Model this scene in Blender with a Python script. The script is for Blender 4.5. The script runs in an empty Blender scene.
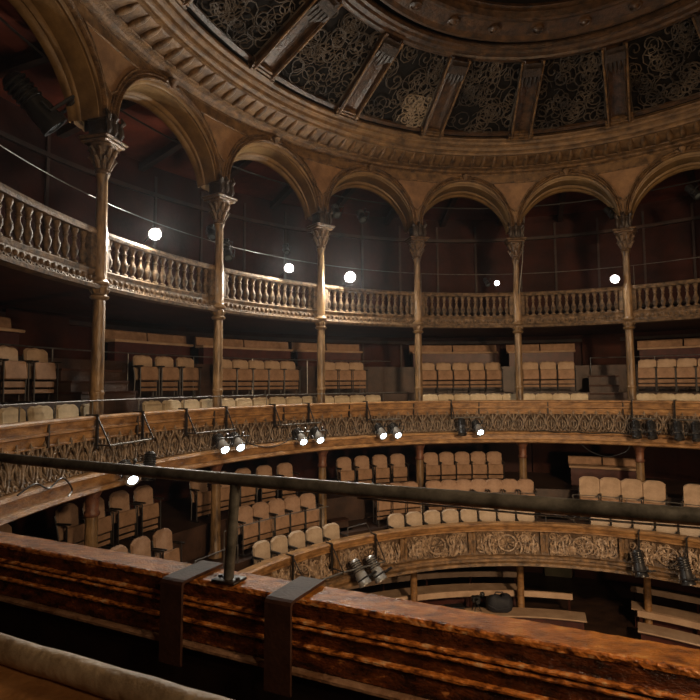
import bpy, math, random
from mathutils import Vector, Matrix
random.seed(7)
sc = bpy.context.scene
COL = sc.collection
PI = math.pi
R_ = math.radians

# ------------------------------------------------------------------ camera
cam_d = bpy.data.cameras.new('camera')
cam_d.sensor_width = 36; cam_d.lens = 28.757
cam_d.shift_x = -0.00786; cam_d.shift_y = -0.00961
cam_d.clip_start = 0.05; cam_d.clip_end = 100
cam_d.dof.use_dof = True; cam_d.dof.focus_distance = 4.6; cam_d.dof.aperture_fstop = 10
cam = bpy.data.objects.new('camera', cam_d); COL.objects.link(cam)
fw = Vector((-0.16106335, 0.98415565, 0.07413671)); rt = Vector((0.9867608, 0.16202604, -0.00711995)); up = Vector((0.01901922, -0.07200844, 0.99722267))
CAM = Vector((-1.96993, -6.85308, 5.7))
M = Matrix.Identity(4)
for i in range(3):
    M[i][0] = rt[i]; M[i][1] = up[i]; M[i][2] = -fw[i]; M[i][3] = CAM[i]
cam.matrix_world = M
sc.camera = cam

# ------------------------------------------------------------------ world, light, exposure
sc.view_settings.view_transform = 'Standard'; sc.view_settings.look = 'None'
sc.view_settings.gamma = 1.0; sc.view_settings.use_curve_mapping = False
sc.view_settings.exposure = 0.25
w = bpy.data.worlds.new('dark_hall'); sc.world = w; w.use_nodes = True
w.node_tree.nodes['Background'].inputs[0].default_value = (0.5, 0.32, 0.2, 1)
w.node_tree.nodes['Background'].inputs[1].default_value = 0.01

vsc = w.node_tree.nodes.new('ShaderNodeVolumeScatter')      # thin stage haze filling the hall
vsc.inputs['Color'].default_value = (0.88, 0.93, 1.0, 1); vsc.inputs['Density'].default_value = 0.0007; vsc.inputs['Anisotropy'].default_value = 0.8
w.node_tree.links.new(vsc.outputs['Volume'], w.node_tree.nodes['World Output'].inputs['Volume'])

def lamp(name, kind, loc, aim, power, col, **kw):
    d = bpy.data.lights.new(name, kind); d.energy = power; d.color = col
    for k, v in kw.items(): setattr(d, k, v)
    o = bpy.data.objects.new(name, d); COL.objects.link(o)
    o.location = loc
    o.rotation_euler = (Vector(aim) - Vector(loc)).to_track_quat('-Z', 'Y').to_euler()
    return o
WARM = (1.0, 0.70, 0.42)
# the house lights on the stage side, behind the viewer and high up, plus an added parapet fill
lamp('house_light', 'AREA', (3.0, -8.2, 8.6), (0, 5, 3.6), 300, (1.0, 0.69, 0.41), shape='RECTANGLE', size=1.0, size_y=0.6, spread=R_(95))
lamp('parapet_fill', 'SPOT', (0.6, -8.6, 8.2), (-2.2, -5.0, 4.8), 130, (1.0, 0.72, 0.45), spot_size=R_(60), spot_blend=0.6, shadow_soft_size=0.15)  # unseen fill spot, added to keep the foreground parapet bright
lamp('house_light_side', 'AREA', (6.2, -6.0, 7.6), (-6, 2, 5.0), 210, (1.0, 0.69, 0.41), shape='RECTANGLE', size=0.8, size_y=0.6)
# stage lamps below: turned up to the arcade, then a fill for the lower tiers
lamp('stage_uplight', 'SPOT', (1.2, -2.5, 1.8), (-.5, 4.5, 10.0), 185, WARM, spot_size=R_(140), spot_blend=0.9, shadow_soft_size=0.25)
lamp('stage_uplight_left', 'SPOT', (-0.8, -1.8, 2.2), (-6.8, 1.5, 9.6), 330, WARM, spot_size=R_(80), spot_blend=0.9, shadow_soft_size=0.2)
lamp('lower_tier_fill', 'SPOT', (3.2, -7.0, 4.6), (0.5, 7.5, 0.9), 950, (1.0, 0.70, 0.43), spot_size=R_(85), spot_blend=0.8, shadow_soft_size=0.3)  # unseen spot added to brighten the stalls benches and lower seats

# ------------------------------------------------------------------ materials
def mat(name, c1, c2=None, scale=6.0, rough=0.6, bump=0.0, bscale=None, metal=0.0, lo=0.35, hi=0.65, detail=6, spec=0.5, coat=0.0, stretch=None, c3=None, rvar=0.0):
    m = bpy.data.materials.new(name); m.use_nodes = True
    nt = m.node_tree; b = nt.nodes['Principled BSDF']
    b.inputs['Roughness'].default_value = rough; b.inputs['Metallic'].default_value = metal
    b.inputs['Specular IOR Level'].default_value = spec
    b.inputs['Coat Weight'].default_value = coat
    tc = nt.nodes.new('ShaderNodeTexCoord'); src = tc.outputs['Object']
    if stretch:
        mp = nt.nodes.new('ShaderNodeMapping'); mp.inputs['Scale'].default_value = stretch[:3]
        if len(stretch) > 3: mp.inputs['Rotation'].default_value = (0, 0, stretch[3])
        nt.links.new(src, mp.inputs['Vector']); src = mp.outputs['Vector']
    if c2 is None:
        b.inputs['Base Color'].default_value = (*c1, 1)
    else:
        n = nt.nodes.new('ShaderNodeTexNoise'); n.inputs['Scale'].default_value = scale; n.inputs['Detail'].default_value = detail
        n.inputs['Roughness'].default_value = 0.65
        nt.links.new(src, n.inputs['Vector'])
        r = nt.nodes.new('ShaderNodeValToRGB'); r.color_ramp.elements[0].position = lo; r.color_ramp.elements[1].position = hi
        r.color_ramp.elements[0].color = (*c1, 1); r.color_ramp.elements[1].color = (*c2, 1)
        if c3:
            e = r.color_ramp.elements.new(min(0.98, hi + 0.07)); e.color = (*c3, 1)
        nt.links.new(n.outputs['Fac'], r.inputs['Fac']); nt.links.new(r.outputs['Color'], b.inputs['Base Color'])
        if rvar:
            mr = nt.nodes.new('ShaderNodeMapRange'); mr.inputs['To Min'].default_value = max(0.05, rough - rvar); mr.inputs['To Max'].default_value = rough + rvar
            n3 = nt.nodes.new('ShaderNodeTexNoise'); n3.inputs['Scale'].default_value = scale * 2.3; nt.links.new(src, n3.inputs['Vector'])
            nt.links.new(n3.outputs['Fac'], mr.inputs['Value']); nt.links.new(mr.outputs['Result'], b.inputs['Roughness'])
    if bump:
        n2 = nt.nodes.new('ShaderNodeTexNoise'); n2.inputs['Scale'].default_value = bscale or scale * 3; n2.inputs['Detail'].default_value = 5
        nt.links.new(src, n2.inputs['Vector'])
        bp = nt.nodes.new('ShaderNodeBump'); bp.inputs['Strength'].default_value = bump; bp.inputs['Distance'].default_value = 0.03
        nt.links.new(n2.outputs['Fac'], bp.inputs['Height']); nt.links.new(bp.outputs['Normal'], b.inputs['Normal'])
    return m
def emis(name, col, s):
    m = bpy.data.materials.new(name); m.use_nodes = True
    b = m.node_tree.nodes['Principled BSDF']; b.inputs['Base Color'].default_value = (0.8, 0.8, 0.8, 1)
    b.inputs['Emission Color'].default_value = (*col, 1); b.inputs['Emission Strength'].default_value = s
    return m
X = {}
X['gilt'] = mat('worn_gilt_plaster', (0.055, 0.028, 0.011), (0.27, 0.15, 0.060), 4.0, 0.5, 0.45, 26, lo=0.34, hi=0.72, c3=(0.36, 0.24, 0.12))
X['gilt2'] = mat('aged_gilt_plaster', (0.035, 0.018, 0.008), (0.27, 0.15, 0.062), 7.0, 0.42, 0.6, 34, lo=0.34, hi=0.70, c3=(0.42, 0.30, 0.16))
X['soffit'] = mat('ochre_soffit_paint', (0.08, 0.042, 0.015), (0.31, 0.185, 0.07), 1.9, 0.5, 0.3, 14, lo=0.3, hi=0.75)
X['ornament'] = mat('dusty_ornament', (0.09, 0.055, 0.033), (0.44, 0.31, 0.20), 12.0, 0.34, 0.5, 45, c3=(0.62, 0.50, 0.36))
X['frieze'] = mat('grey_brown_frieze', (0.05, 0.034, 0.022), (0.28, 0.20, 0.13), 12.0, 0.4, 0.5, 45, c3=(0.42, 0.33, 0.23))
X['stone'] = mat('grimy_stone_paint', (0.030, 0.018, 0.010), (0.17, 0.105, 0.055), 8.0, 0.62, 0.4, 40, c3=(0.28, 0.20, 0.12), spec=0.3)
X['ornament_bg'] = mat('ornament_ground', (0.04, 0.023, 0.012), (0.15, 0.09, 0.05), 9.0, 0.5, 0.4, 40)
X['wood'] = mat('worn_balcony_wood', (0.10, 0.045, 0.016), (0.38, 0.205, 0.078), 4.5, 0.42, 0.4, 25, lo=0.32, hi=0.68, c3=(0.50, 0.33, 0.17), stretch=(1, 1, 2.5))
X['col'] = mat('worn_column_gilding', (0.035, 0.019, 0.009), (0.27, 0.165, 0.075), 7.0, 0.36, 0.4, 30, stretch=(1, 1, 0.25), c3=(0.38, 0.27, 0.15))
X['capital'] = mat('capital_gilding', (0.018, 0.010, 0.006), (0.17, 0.10, 0.05), 13.0, 0.35, 0.5, 40, c3=(0.36, 0.25, 0.14))
X['darkblock'] = mat('dark_impost', (0.012, 0.008, 0.006), (0.05, 0.03, 0.018), 9.0, 0.5, 0.4, 30)
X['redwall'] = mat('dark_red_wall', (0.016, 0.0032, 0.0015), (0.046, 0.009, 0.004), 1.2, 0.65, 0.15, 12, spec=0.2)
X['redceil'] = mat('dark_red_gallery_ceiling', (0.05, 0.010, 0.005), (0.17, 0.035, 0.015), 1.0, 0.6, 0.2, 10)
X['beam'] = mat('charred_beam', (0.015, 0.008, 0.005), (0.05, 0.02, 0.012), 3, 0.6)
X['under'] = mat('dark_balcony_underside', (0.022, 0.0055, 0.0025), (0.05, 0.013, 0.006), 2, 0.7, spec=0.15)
X['floor'] = mat('dark_boards', (0.022, 0.011, 0.007), (0.06, 0.03, 0.018), 2.5, 0.5, 0.2, 20)
X['dome'] = mat('dome_brown_gilding', (0.015, 0.007, 0.003), (0.10, 0.047, 0.017), 6.0, 0.42, 0.5, 22, lo=0.36, hi=0.70, c3=(0.30, 0.19, 0.10))
X['domeblack'] = mat('dome_black_ground', (0.006, 0.005, 0.004), (0.012, 0.009, 0.007), 5, 0.8, spec=0.1)
X['fret'] = mat('tarnished_fretwork', (0.012, 0.009, 0.007), (0.085, 0.062, 0.042), 1.6, 0.55, c3=(0.17, 0.13, 0.095), spec=0.2)
X['fretlight'] = mat('pale_fretwork', (0.14, 0.10, 0.06), (0.26, 0.19, 0.12), 6, 0.5)  # paler fretwork colour for one patch of a dome panel
X['fabric'] = mat('beige_seat_cloth', (0.30, 0.205, 0.13), (0.43, 0.30, 0.20), 5, 0.85, 0.15, 60, spec=0.2)
X['cream'] = mat('cream_seat_cloth', (0.34, 0.26, 0.185), (0.49, 0.385, 0.285), 5, 0.85, 0.15, 60, spec=0.2)
X['lit_cream'] = mat('lit_cream_cloth', (0.44, 0.35, 0.23), (0.60, 0.49, 0.34), 5, 0.85, 0.15, 60, spec=0.2)  # lighter cream cloth; the light on this row is put into the colour
X['rose'] = mat('rosy_brown_seat_cloth', (0.25, 0.155, 0.10), (0.38, 0.25, 0.17), 5, 0.85, 0.15, 60, spec=0.2)
X['fabric_brown'] = mat('brown_seat_cloth', (0.19, 0.11, 0.062), (0.32, 0.19, 0.112), 5, 0.7, 0.15, 60, spec=0.3)
X['seatwood'] = mat('seat_plywood', (0.24, 0.125, 0.06), (0.40, 0.225, 0.11), 6, 0.5, stretch=(1, 1, 5))
X['iron'] = mat('black_iron', (0.012, 0.010, 0.009), (0.03, 0.025, 0.022), 8, 0.4, metal=0.3)
X['rail'] = mat('grey_steel_rail', (0.16, 0.16, 0.16), (0.30, 0.29, 0.28), 8, 0.35, metal=0.8)
X['foot_rail'] = mat('blackened_steel_rail', (0.045, 0.042, 0.034), (0.19, 0.175, 0.145), 10, 0.42, 0.05, 90, metal=0.4, rvar=0.08)
X['strap'] = mat('brown_painted_steel', (0.030, 0.012, 0.007), (0.055, 0.023, 0.013), 9, 0.6, 0.1, 60, spec=0.2)
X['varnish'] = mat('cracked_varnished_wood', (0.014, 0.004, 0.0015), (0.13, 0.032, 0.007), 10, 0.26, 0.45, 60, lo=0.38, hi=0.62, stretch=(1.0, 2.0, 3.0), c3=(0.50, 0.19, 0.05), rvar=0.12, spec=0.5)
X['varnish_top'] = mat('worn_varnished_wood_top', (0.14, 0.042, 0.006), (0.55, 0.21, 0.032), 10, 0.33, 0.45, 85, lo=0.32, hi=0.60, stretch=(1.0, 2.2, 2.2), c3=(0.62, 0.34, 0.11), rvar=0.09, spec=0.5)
X['worn_edge'] = mat('chipped_orange_edge', (0.06, 0.014, 0.004), (0.60, 0.20, 0.038), 20, 0.34, 0.3, 90, lo=0.38, hi=0.56, stretch=(1.0, 1.6, 2.0), c3=(0.65, 0.38, 0.18))
X['pale_bead'] = mat('pale_worn_bead', (0.14, 0.065, 0.03), (0.36, 0.215, 0.13), 12, 0.38, 0.3, 60)
X['ledge'] = mat('rubbed_ledge_wood', (0.26, 0.11, 0.034), (0.52, 0.25, 0.09), 5, 0.5, 0.3, 18, c3=(0.62, 0.45, 0.27))
X['ledge_roll'] = mat('pale_rubbed_handrail', (0.30, 0.21, 0.12), (0.58, 0.44, 0.28), 9, 0.5, 0.3, 25)
X['black'] = mat('black_housing', (0.010, 0.010, 0.011), (0.025, 0.025, 0.027), 8, 0.35)
X['alu'] = mat('silver_lamp_body', (0.35, 0.35, 0.34), (0.55, 0.54, 0.52), 8, 0.3, metal=0.7)
X['dimglass'] = mat('unlit_lens', (0.10, 0.12, 0.13), None, rough=0.08)
X['bagcloth'] = mat('navy_bag_cloth', (0.008, 0.009, 0.014), (0.02, 0.022, 0.032), 10, 0.7, 0.3, 40)
X['olive'] = mat('faded_olive_wall', (0.07, 0.06, 0.03), (0.15, 0.125, 0.065), 2.0, 0.7)
X['bench'] = mat('beige_bench_board', (0.38, 0.245, 0.155), (0.52, 0.36, 0.24), 3, 0.5)
X['redpaint'] = mat('oxblood_paint', (0.035, 0.007, 0.005), (0.075, 0.016, 0.010), 4, 0.5)
X['lit'] = emis('lit_spot_lens', (0.72, 0.85, 1.0), 26)
X['work'] = emis('bright_work_lamp', (1.0, 0.92, 0.78), 1400)
X['pale_wire'] = mat('pale_grey_wire', (0.25, 0.24, 0.22), (0.4, 0.38, 0.35), 20, 0.5)
X['tan'] = mat('tan_spandrel_paint', (0.14, 0.07, 0.03), (0.28, 0.15, 0.065), 3, 0.6, 0.2, 20)
X['rust'] = mat('reddish_brown_iron', (0.07, 0.022, 0.012), (0.20, 0.085, 0.042), 8, 0.45, 0.3, 40)
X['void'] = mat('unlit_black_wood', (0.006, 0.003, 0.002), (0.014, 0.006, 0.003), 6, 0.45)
X['rail_dim'] = mat('dull_grey_wire', (0.05, 0.047, 0.042), (0.14, 0.13, 0.115), 8, 0.45, metal=0.3)
X['work_s'] = emis('small_work_lamp', (1.0, 0.95, 0.88), 120)

# ------------------------------------------------------------------ object helpers
def tag(o, label=None, cat=None, group=None, kind=None):
    if label: o['label'] = label
    if cat: o['category'] = cat
    if group: o['group'] = group
    if kind: o['kind'] = kind
    return o
def thing(name, label, cat, loc=(0, 0, 0), rz=0.0, group=None, rot=None):
    o = bpy.data.objects.new(name, None); COL.objects.link(o)
    o.location = loc
    if rot is not None: o.rotation_euler = rot
    else: o.rotation_euler = (0, 0, rz)
    o.empty_display_size = 0.1
    return tag(o, label, cat, group)
class MB:
    def __init__(s): s.v = []; s.f = []; s.sm = []
    def add(s, vs, fs, smooth=False):
        n = len(s.v); s.v += [tuple(v) for v in vs]; s.f += [tuple(n + i for i in f) for f in fs]; s.sm += [smooth] * len(fs)
    def box(s, c, d, rz=0.0, bev=0.0, rx=0.0):
        x, y, z = d[0] / 2, d[1] / 2, d[2] / 2
        if bev <= 0:
            P = [(-x, -y, -z), (x, -y, -z), (x, y, -z), (-x, y, -z), (-x, -y, z), (x, -y, z), (x, y, z), (-x, y, z)]
            F = [(0, 3, 2, 1), (4, 5, 6, 7), (0, 1, 5, 4), (1, 2, 6, 5), (2, 3, 7, 6), (3, 0, 4, 7)]
        else:
            b = min(bev, x * .9, y * .9, z * .9)
            P = []
            for (zz, i) in ((-z, b), (-z + b, 0), (z - b, 0), (z, b)):
                a, c2 = x - i, y - i
                P += [(-a, -c2 + b, zz), (-a + b, -c2, zz), (a - b, -c2, zz), (a, -c2 + b, zz), (a, c2 - b, zz), (a - b, c2, zz), (-a + b, c2, zz), (-a, c2 - b, zz)]
            F = [tuple(range(7, -1, -1)), tuple(range(24, 32))]
            for k in range(3):
                for j in range(8):
                    F.append((k * 8 + j, k * 8 + (j + 1) % 8, (k + 1) * 8 + (j + 1) % 8, (k + 1) * 8 + j))
        m = Matrix.Translation(c) @ Matrix.Rotation(rz, 4, 'Z') @ Matrix.Rotation(rx, 4, 'X')
        s.add([m @ Vector(p) for p in P], F)
    def tube(s, pts, r, n=8, cap=True, closed=False):
        pts = [Vector(p) for p in pts]; rr = r if isinstance(r, (list, tuple)) else [r] * len(pts)
        N = len(pts); V = []; prev = None
        for i, p in enumerate(pts):
            if closed: d = pts[(i + 1) % N] - pts[i - 1]
            else: d = pts[min(i + 1, N - 1)] - pts[max(i - 1, 0)]
            if d.length < 1e-9: d = Vector((0, 0, 1))
            d.normalize()
            if prev is None:
                a = Vector((0, 0, 1)) if abs(d.z) < .9 else Vector((1, 0, 0))
                u = d.cross(a).normalized()
            else:
                u = (prev - d * prev.dot(d))
                u = u.normalized() if u.length > 1e-6 else d.orthogonal().normalized()
            prev = u; vv = d.cross(u)
            for k in range(n):
                a = 2 * PI * k / n; V.append(p + (u * math.cos(a) + vv * math.sin(a)) * rr[i])
        F = []
        for i in range(N if closed else N - 1):
            j = (i + 1) % N
            for k in range(n): F.append((i * n + k, i * n + (k + 1) % n, j * n + (k + 1) % n, j * n + k))
        if cap and not closed: F += [tuple(range(n - 1, -1, -1)), tuple((N - 1) * n + k for k in range(n))]
        s.add(V, F, True)
    def lathe(s, prof, n=16, c=(0, 0, 0), sy=1.0):
        V = []; F = []
        for r, z in prof:
            for k in range(n):
                a = 2 * PI * k / n; V.append((c[0] + r * math.cos(a), c[1] + r * sy * math.sin(a), c[2] + z))
        for i in range(len(prof) - 1):
            for k in range(n): F.append((i * n + k, i * n + (k + 1) % n, (i + 1) * n + (k + 1) % n, (i + 1) * n + k))
        F.append(tuple(range(n - 1, -1, -1))); F.append(tuple((len(prof) - 1) * n + k for k in range(n)))
        s.add(V, F, True)
    def ball(s, c, r, n=8, sz=1.0):
        prof = [(r * math.sin(PI * i / n), -r * sz * math.cos(PI * i / n)) for i in range(n + 1)]
        prof[0] = (r * .02, -r * sz); prof[-1] = (r * .02, r * sz)
        s.lathe(prof, n + 2, c)
    def grid(s, rows, closed_u=False, smooth=False):
        n = len(rows[0]); V = [p for r in rows for p in r]; F = []
        for i in range(len(rows) - 1):
            for k in range(n if closed_u else n - 1):
                F.append((i * n + k, i * n + (k + 1) % n, (i + 1) * n + (k + 1) % n, (i + 1) * n + k))
        s.add(V, F, smooth)
    def build(s, name, m, parent=None, local=False):
        me = bpy.data.meshes.new(name)
        vs = s.v
        if parent is not None and not local:
            mi = wmat(parent).inverted(); vs = [tuple(mi @ Vector(v)) for v in s.v]
        me.from_pydata(vs, [], s.f); me.polygons.foreach_set('use_smooth', s.sm)
        me.materials.append(m if not isinstance(m, str) else X[m])
        if s.sm and any(s.sm) :
            try: me.set_sharp_from_angle(angle=R_(50))
            except Exception: pass
        o = bpy.data.objects.new(name, me); COL.objects.link(o)
        if parent is not None: o.parent = parent
        return o
def wmat(o):
    m = Matrix.LocRotScale(o.location, o.rotation_euler, o.scale)
    return wmat(o.parent) @ m if o.parent else m
def copy_tree(o, parent=None):
    c = o.copy(); COL.objects.link(c)
    if parent is not None: c.parent = parent
    for ch in list(KIDS.get(o.name, [])):
        copy_tree(ch, c)
    return c
KIDS = {}
def register(o):
    for x in bpy.data.objects:
        if x.parent is not None: KIDS.setdefault(x.parent.name, [])
    def rec(q):
        KIDS[q.name] = [x for x in bpy.data.objects if x.parent == q]
        for x in KIDS[q.name]: rec(x)
    rec(o); return o
def struct(mb, name, m): return tag(mb.build(name, m), kind='structure')

# the plan of the house: an ellipse, azimuth t in degrees, R in parts of the column ring
EA, EB = 7.1315, 8.0
def W(t, R, z):
    a = R_(t); return Vector((EA * R * math.sin(a), EB * R * math.cos(a), z))
def nrm(t):
    a = R_(t); v = Vector((math.sin(a) / EA, math.cos(a) / EB, 0)); return v.normalized()
def rotz(t):
    n = nrm(t); return -math.atan2(n.x, n.y)
def Wn(t, R, z, off):   # metres outwards along the normal
    return W(t, R, z) + nrm(t) * off
def ring(mb, prof, t0, t1, closed=True, step=1.5, smooth=False):
    n = max(2, int(abs(t1 - t0) / step) + 1)
    full = abs(t1 - t0) >= 359.9
    P = []
    for r, z in prof:
        P.append([W(t0 + (t1 - t0) * k / (n if full else n - 1), r, z) for k in range(n)])
    if closed: P.append(P[0])
    mb.grid(P, closed_u=full, smooth=smooth)
    if closed and not full:
        m = len(prof)
        mb.add([p[0] for p in P[:m]], [tuple(range(m))]); mb.add([p[-1] for p in P[:m]], [tuple(range(m - 1, -1, -1))])
T0, T1 = -112, 62
CT = [-85 + 20.93 * k for k in range(-1, 8)]       # column azimuths
ORD = ['first', 'second', 'third', 'fourth', 'fifth', 'sixth', 'seventh', 'eighth', 'ninth', 'tenth', 'eleventh', 'twelfth', 'thirteenth', 'fourteenth', 'fifteenth', 'sixteenth']

# ------------------------------------------------------------------ shell
mb = MB(); ring(mb, [(0.001, 0), (1.40, 0), (1.40, -0.1), (0.001, -0.1)], -180, 180, step=3); struct(mb, 'floor', 'floor')
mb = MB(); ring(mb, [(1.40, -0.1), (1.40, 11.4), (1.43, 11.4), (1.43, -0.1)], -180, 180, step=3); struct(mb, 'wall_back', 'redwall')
# stepped gallery floors
for prof in ([(0.83, 1.66), (0.83, 1.88), (0.918, 1.88), (0.918, 2.42), (1.045, 2.42), (1.045, 3.0), (1.395, 3.0), (1.395, 2.8), (1.06, 1.9), (0.9, 1.66)],
             [(0.985, 4.30), (0.985, 4.62), (1.10, 4.62), (1.10, 5.46), (1.235, 5.46), (1.235, 6.2), (1.395, 6.2), (1.395, 5.6), (1.2, 4.45)],
             [(1.014, 7.16), (1.014, 7.32), (1.395, 7.32), (1.395, 7.16)]):
    mb = MB(); ring(mb, prof, T0, T1); struct(mb, 'floor', 'floor' if prof[0][1] < 7 else 'under')
# ceiling of the top gallery, red, with radial beams
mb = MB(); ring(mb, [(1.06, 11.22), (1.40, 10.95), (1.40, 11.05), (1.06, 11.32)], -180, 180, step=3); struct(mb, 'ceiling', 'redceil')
for i, t in enumerate([c + d for c in CT for d in (0, 10.4)]):
    if t > T1 or t < T0: continue
    mb = MB(); p, q = W(t, 1.075, 11.14), W(t, 1.39, 10.86)
    mb.grid([[p + nrm(t).cross(Vector((0, 0, 1))) * s * 0.07 + Vector((0, 0, h)), q + nrm(t).cross(Vector((0, 0, 1))) * s * 0.07 + Vector((0, 0, h))] for s, h in ((-1, 0), (-1, -.16), (1, -.16), (1, 0), (-1, 0))])
    struct(mb, 'trim_%d' % (i + 10), 'beam')
# wall panelling of the galleries
k = 40
for (za, zb) in ((7.5, 10.7), (5.0, 6.95)):
    for t in range(-104, 62, 7):
        mb = MB(); ring(mb, [(1.392, za), (1.398, za), (1.398, zb), (1.392, zb)], t, t + 0.35, step=.35); struct(mb, 'trim_%d' % k, 'beam'); k += 1
for z in (7.9, 10.2, 6.95, 5.9):
    mb = MB(); ring(mb, [(1.386, z), (1.398, z), (1.398, z + 0.09), (1.386, z + 0.09)], T0, T1); struct(mb, 'trim_%d' % k, 'beam'); k += 1
# faded olive wall panel seen under the lower balcony, and dark doors
mb = MB(); ring(mb, [(1.37, 0), (1.37, 1.7), (1.395, 1.7), (1.395, 0)], 4.6, 9.0); struct(mb, 'wall_pier', 'olive')
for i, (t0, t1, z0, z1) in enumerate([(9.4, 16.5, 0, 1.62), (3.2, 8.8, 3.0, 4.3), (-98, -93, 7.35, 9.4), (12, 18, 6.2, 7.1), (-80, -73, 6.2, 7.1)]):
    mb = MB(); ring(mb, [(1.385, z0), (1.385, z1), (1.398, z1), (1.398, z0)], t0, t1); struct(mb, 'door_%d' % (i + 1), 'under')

# ------------------------------------------------------------------ dome and cornice
mb = MB(); ring(mb, [(0.850, 11.70), (0.72, 12.11), (0.585, 12.52), (0.60, 12.60), (0.74, 12.2), (0.87, 11.80)], -180, 180, step=3); struct(mb, 'ceiling', 'domeblack')
mb = MB(); ring(mb, [(0.602, 12.47), (0.600, 12.40), (0.592, 12.38), (0.583, 12.38), (0.580, 12.42), (0.565, 12.42), (0.560, 12.46), (0.551, 12.46), (0.549, 12.56), (0.60, 12.56)], -180, 180, step=3, smooth=False)
o = mb.build('oculus_ring', 'dome'); tag(o, 'brown moulded ring edging the round centre of the dome', 'ceiling moulding')
mb = MB(); ring(mb, [(0.552, 12.56), (0.551, 12.82), (0.523, 12.84), (0.521, 12.50), (0.56, 13.0)], -180, 180, step=3); struct(mb, 'ceiling', 'domeblack')
mb = MB(); ring(mb, [(0.525, 12.46), (0.515, 12.44), (0.505, 12.49), (0.465, 12.545), (0.455, 12.52), (0.448, 12.54), (0.446, 12.66), (0.43, 12.68), (0.44, 12.8), (0.525, 12.7)], -180, 180, step=3)
inner = thing('dome_band', 'inner brown dome band with small round bosses', 'ceiling moulding', (0, 0, 12.5))
mb.build('moulded_band', 'dome', inner)
for t in range(-100, 100, 14):
    c = W(t, 0.485, 12.505); mb = MB(); mb.lathe([(0.12, 0.02), (0.12, -0.02), (0.09, -0.03), (0.08, -0.01), (0.05, -0.02), (0.03, -0.05)], 12, c); mb.build('boss', 'dome', inner)
mb = MB(); ring(mb, [(0.44, 12.76), (0.34, 13.05), (0.16, 13.25), (0.001, 13.3), (0.001, 13.4), (0.45, 12.9)], -180, 180, step=4); struct(mb, 'ceiling', 'domeblack')

def scrolls(mb, f, u0, u1, v0, v1, n, r, size, seed, ell=1.0):
    """spiral scrollwork in a (u,v) patch in metres mapped by f(u,v,h)"""
    rnd = random.Random(seed)
    for i in range(n):
        cu = rnd.uniform(u0, u1); cv = rnd.uniform(v0, v1); s = size * rnd.uniform(.6, 1.15); a0 = rnd.uniform(0, 2 * PI); sg = rnd.choice((-1, 1))
        turns = rnd.uniform(1.1, 1.7); pts = []; rad = []
        for k in range(15):
            q = k / 14; rr = s * (1 - q) ** .8 + s * .08; a = a0 + sg * turns * 2 * PI * q
            u = cu + rr * math.cos(a) * ell; v = cv + rr * math.sin(a)
            u = min(max(u, u0), u1); v = min(max(v, v0), v1)
            pts.append(f(u, v, 0)); rad.append(r * (.55 + .6 * q))
        mb.tube(pts, rad, 4, cap=True)
def dome_pt(t, q, h=0.0):      # q 0..1 from the cornice to the oculus, h metres below the surface
    R = 0.845 - 0.257 * q; z = 11.70 + 0.80 * q
    return W(t, R - h * 0.045, z - h * 0.92)
RT = CT[:8]
for i, t in enumerate(RT):
    pos = ['beyond the left edge of the view', 'far left above the leftmost column', 'at upper left, pale worn edge', 'left of centre', 'just left of the middle', 'in the middle, lowest to the viewer', 'right of the middle', 'far right'][i]
    root = thing('dome_rib', 'worn gilded dome rib ' + pos, 'dome rib', dome_pt(t, 0.02), 0, 'ribs of the dome')
    hw0 = 0.26; mb = MB(); rows = []
    for q in [k / 12 * 1.0 for k in range(13)]:
        R = 0.845 - 0.257 * q; dt = math.degrees(hw0 * (1 - .15 * q) / (7.4 * R)); row = []
        for s, h in ((-1, 0), (-1, .16), (-.72, .19), (-.66, .09), (-.3, .07), (.3, .07), (.66, .09), (.72, .19), (1, .16), (1, 0)):
            row.append(dome_pt(t + s * dt, .01 + q * .985, h))
        rows.append(row)
    mb.grid(rows); mb.build('rib_body', 'dome', root)
    mb = MB()
    for s in (-.86, .86):
        mb.tube([dome_pt(t + s * math.degrees(hw0 / (7.4 * (0.845 - 0.257 * q))), .02 + q * .96, .19) for q in (0, .25, .5, .75, 1)], .022, 6)
    mb.build('edge_bead', 'gilt2', root)
    mb = MB(); R = .62; dt = math.degrees(.2 / (7.4 * R))
    for a, b, h in ((.80, .97, .2), (.84, .93, .25)):
        mb.grid([[dome_pt(t - dt, a, h), dome_pt(t + dt, a, h)], [dome_pt(t - dt, b, h), dome_pt(t + dt, b, h)]])
        mb.grid([[dome_pt(t - dt, a, .05), dome_pt(t + dt, a, .05)], [dome_pt(t - dt, a, h), dome_pt(t + dt, a, h)]])
    for k in range(-2, 3):
        mb.tube([dome_pt(t + k * dt * .42, .84, .22), dome_pt(t + k * dt * .42, .78 - .02 * (2 - abs(k)), .2), dome_pt(t + k * dt * .4, .73 - .03 * (2 - abs(k)), .14)], [.035, .04, .01], 5)
    mb.build('rib_capital', 'darkblock', root)
    mb = MB()
    for k in range(3):
        dt = math.degrees(.3 / (7.4 * .84)); q = .012 + .03 * k; hh = .2 - .02 * k
        mb.grid([[dome_pt(t - dt, q, .0), dome_pt(t + dt, q, .0)], [dome_pt(t - dt, q, hh), dome_pt(t + dt, q, hh)], [dome_pt(t - dt, q + .022, hh), dome_pt(t + dt, q + .022, hh)], [dome_pt(t - dt, q + .022, 0), dome_pt(t + dt, q + .022, 0)]])
    mb.build('rib_foot', 'gilt2', root)
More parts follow.
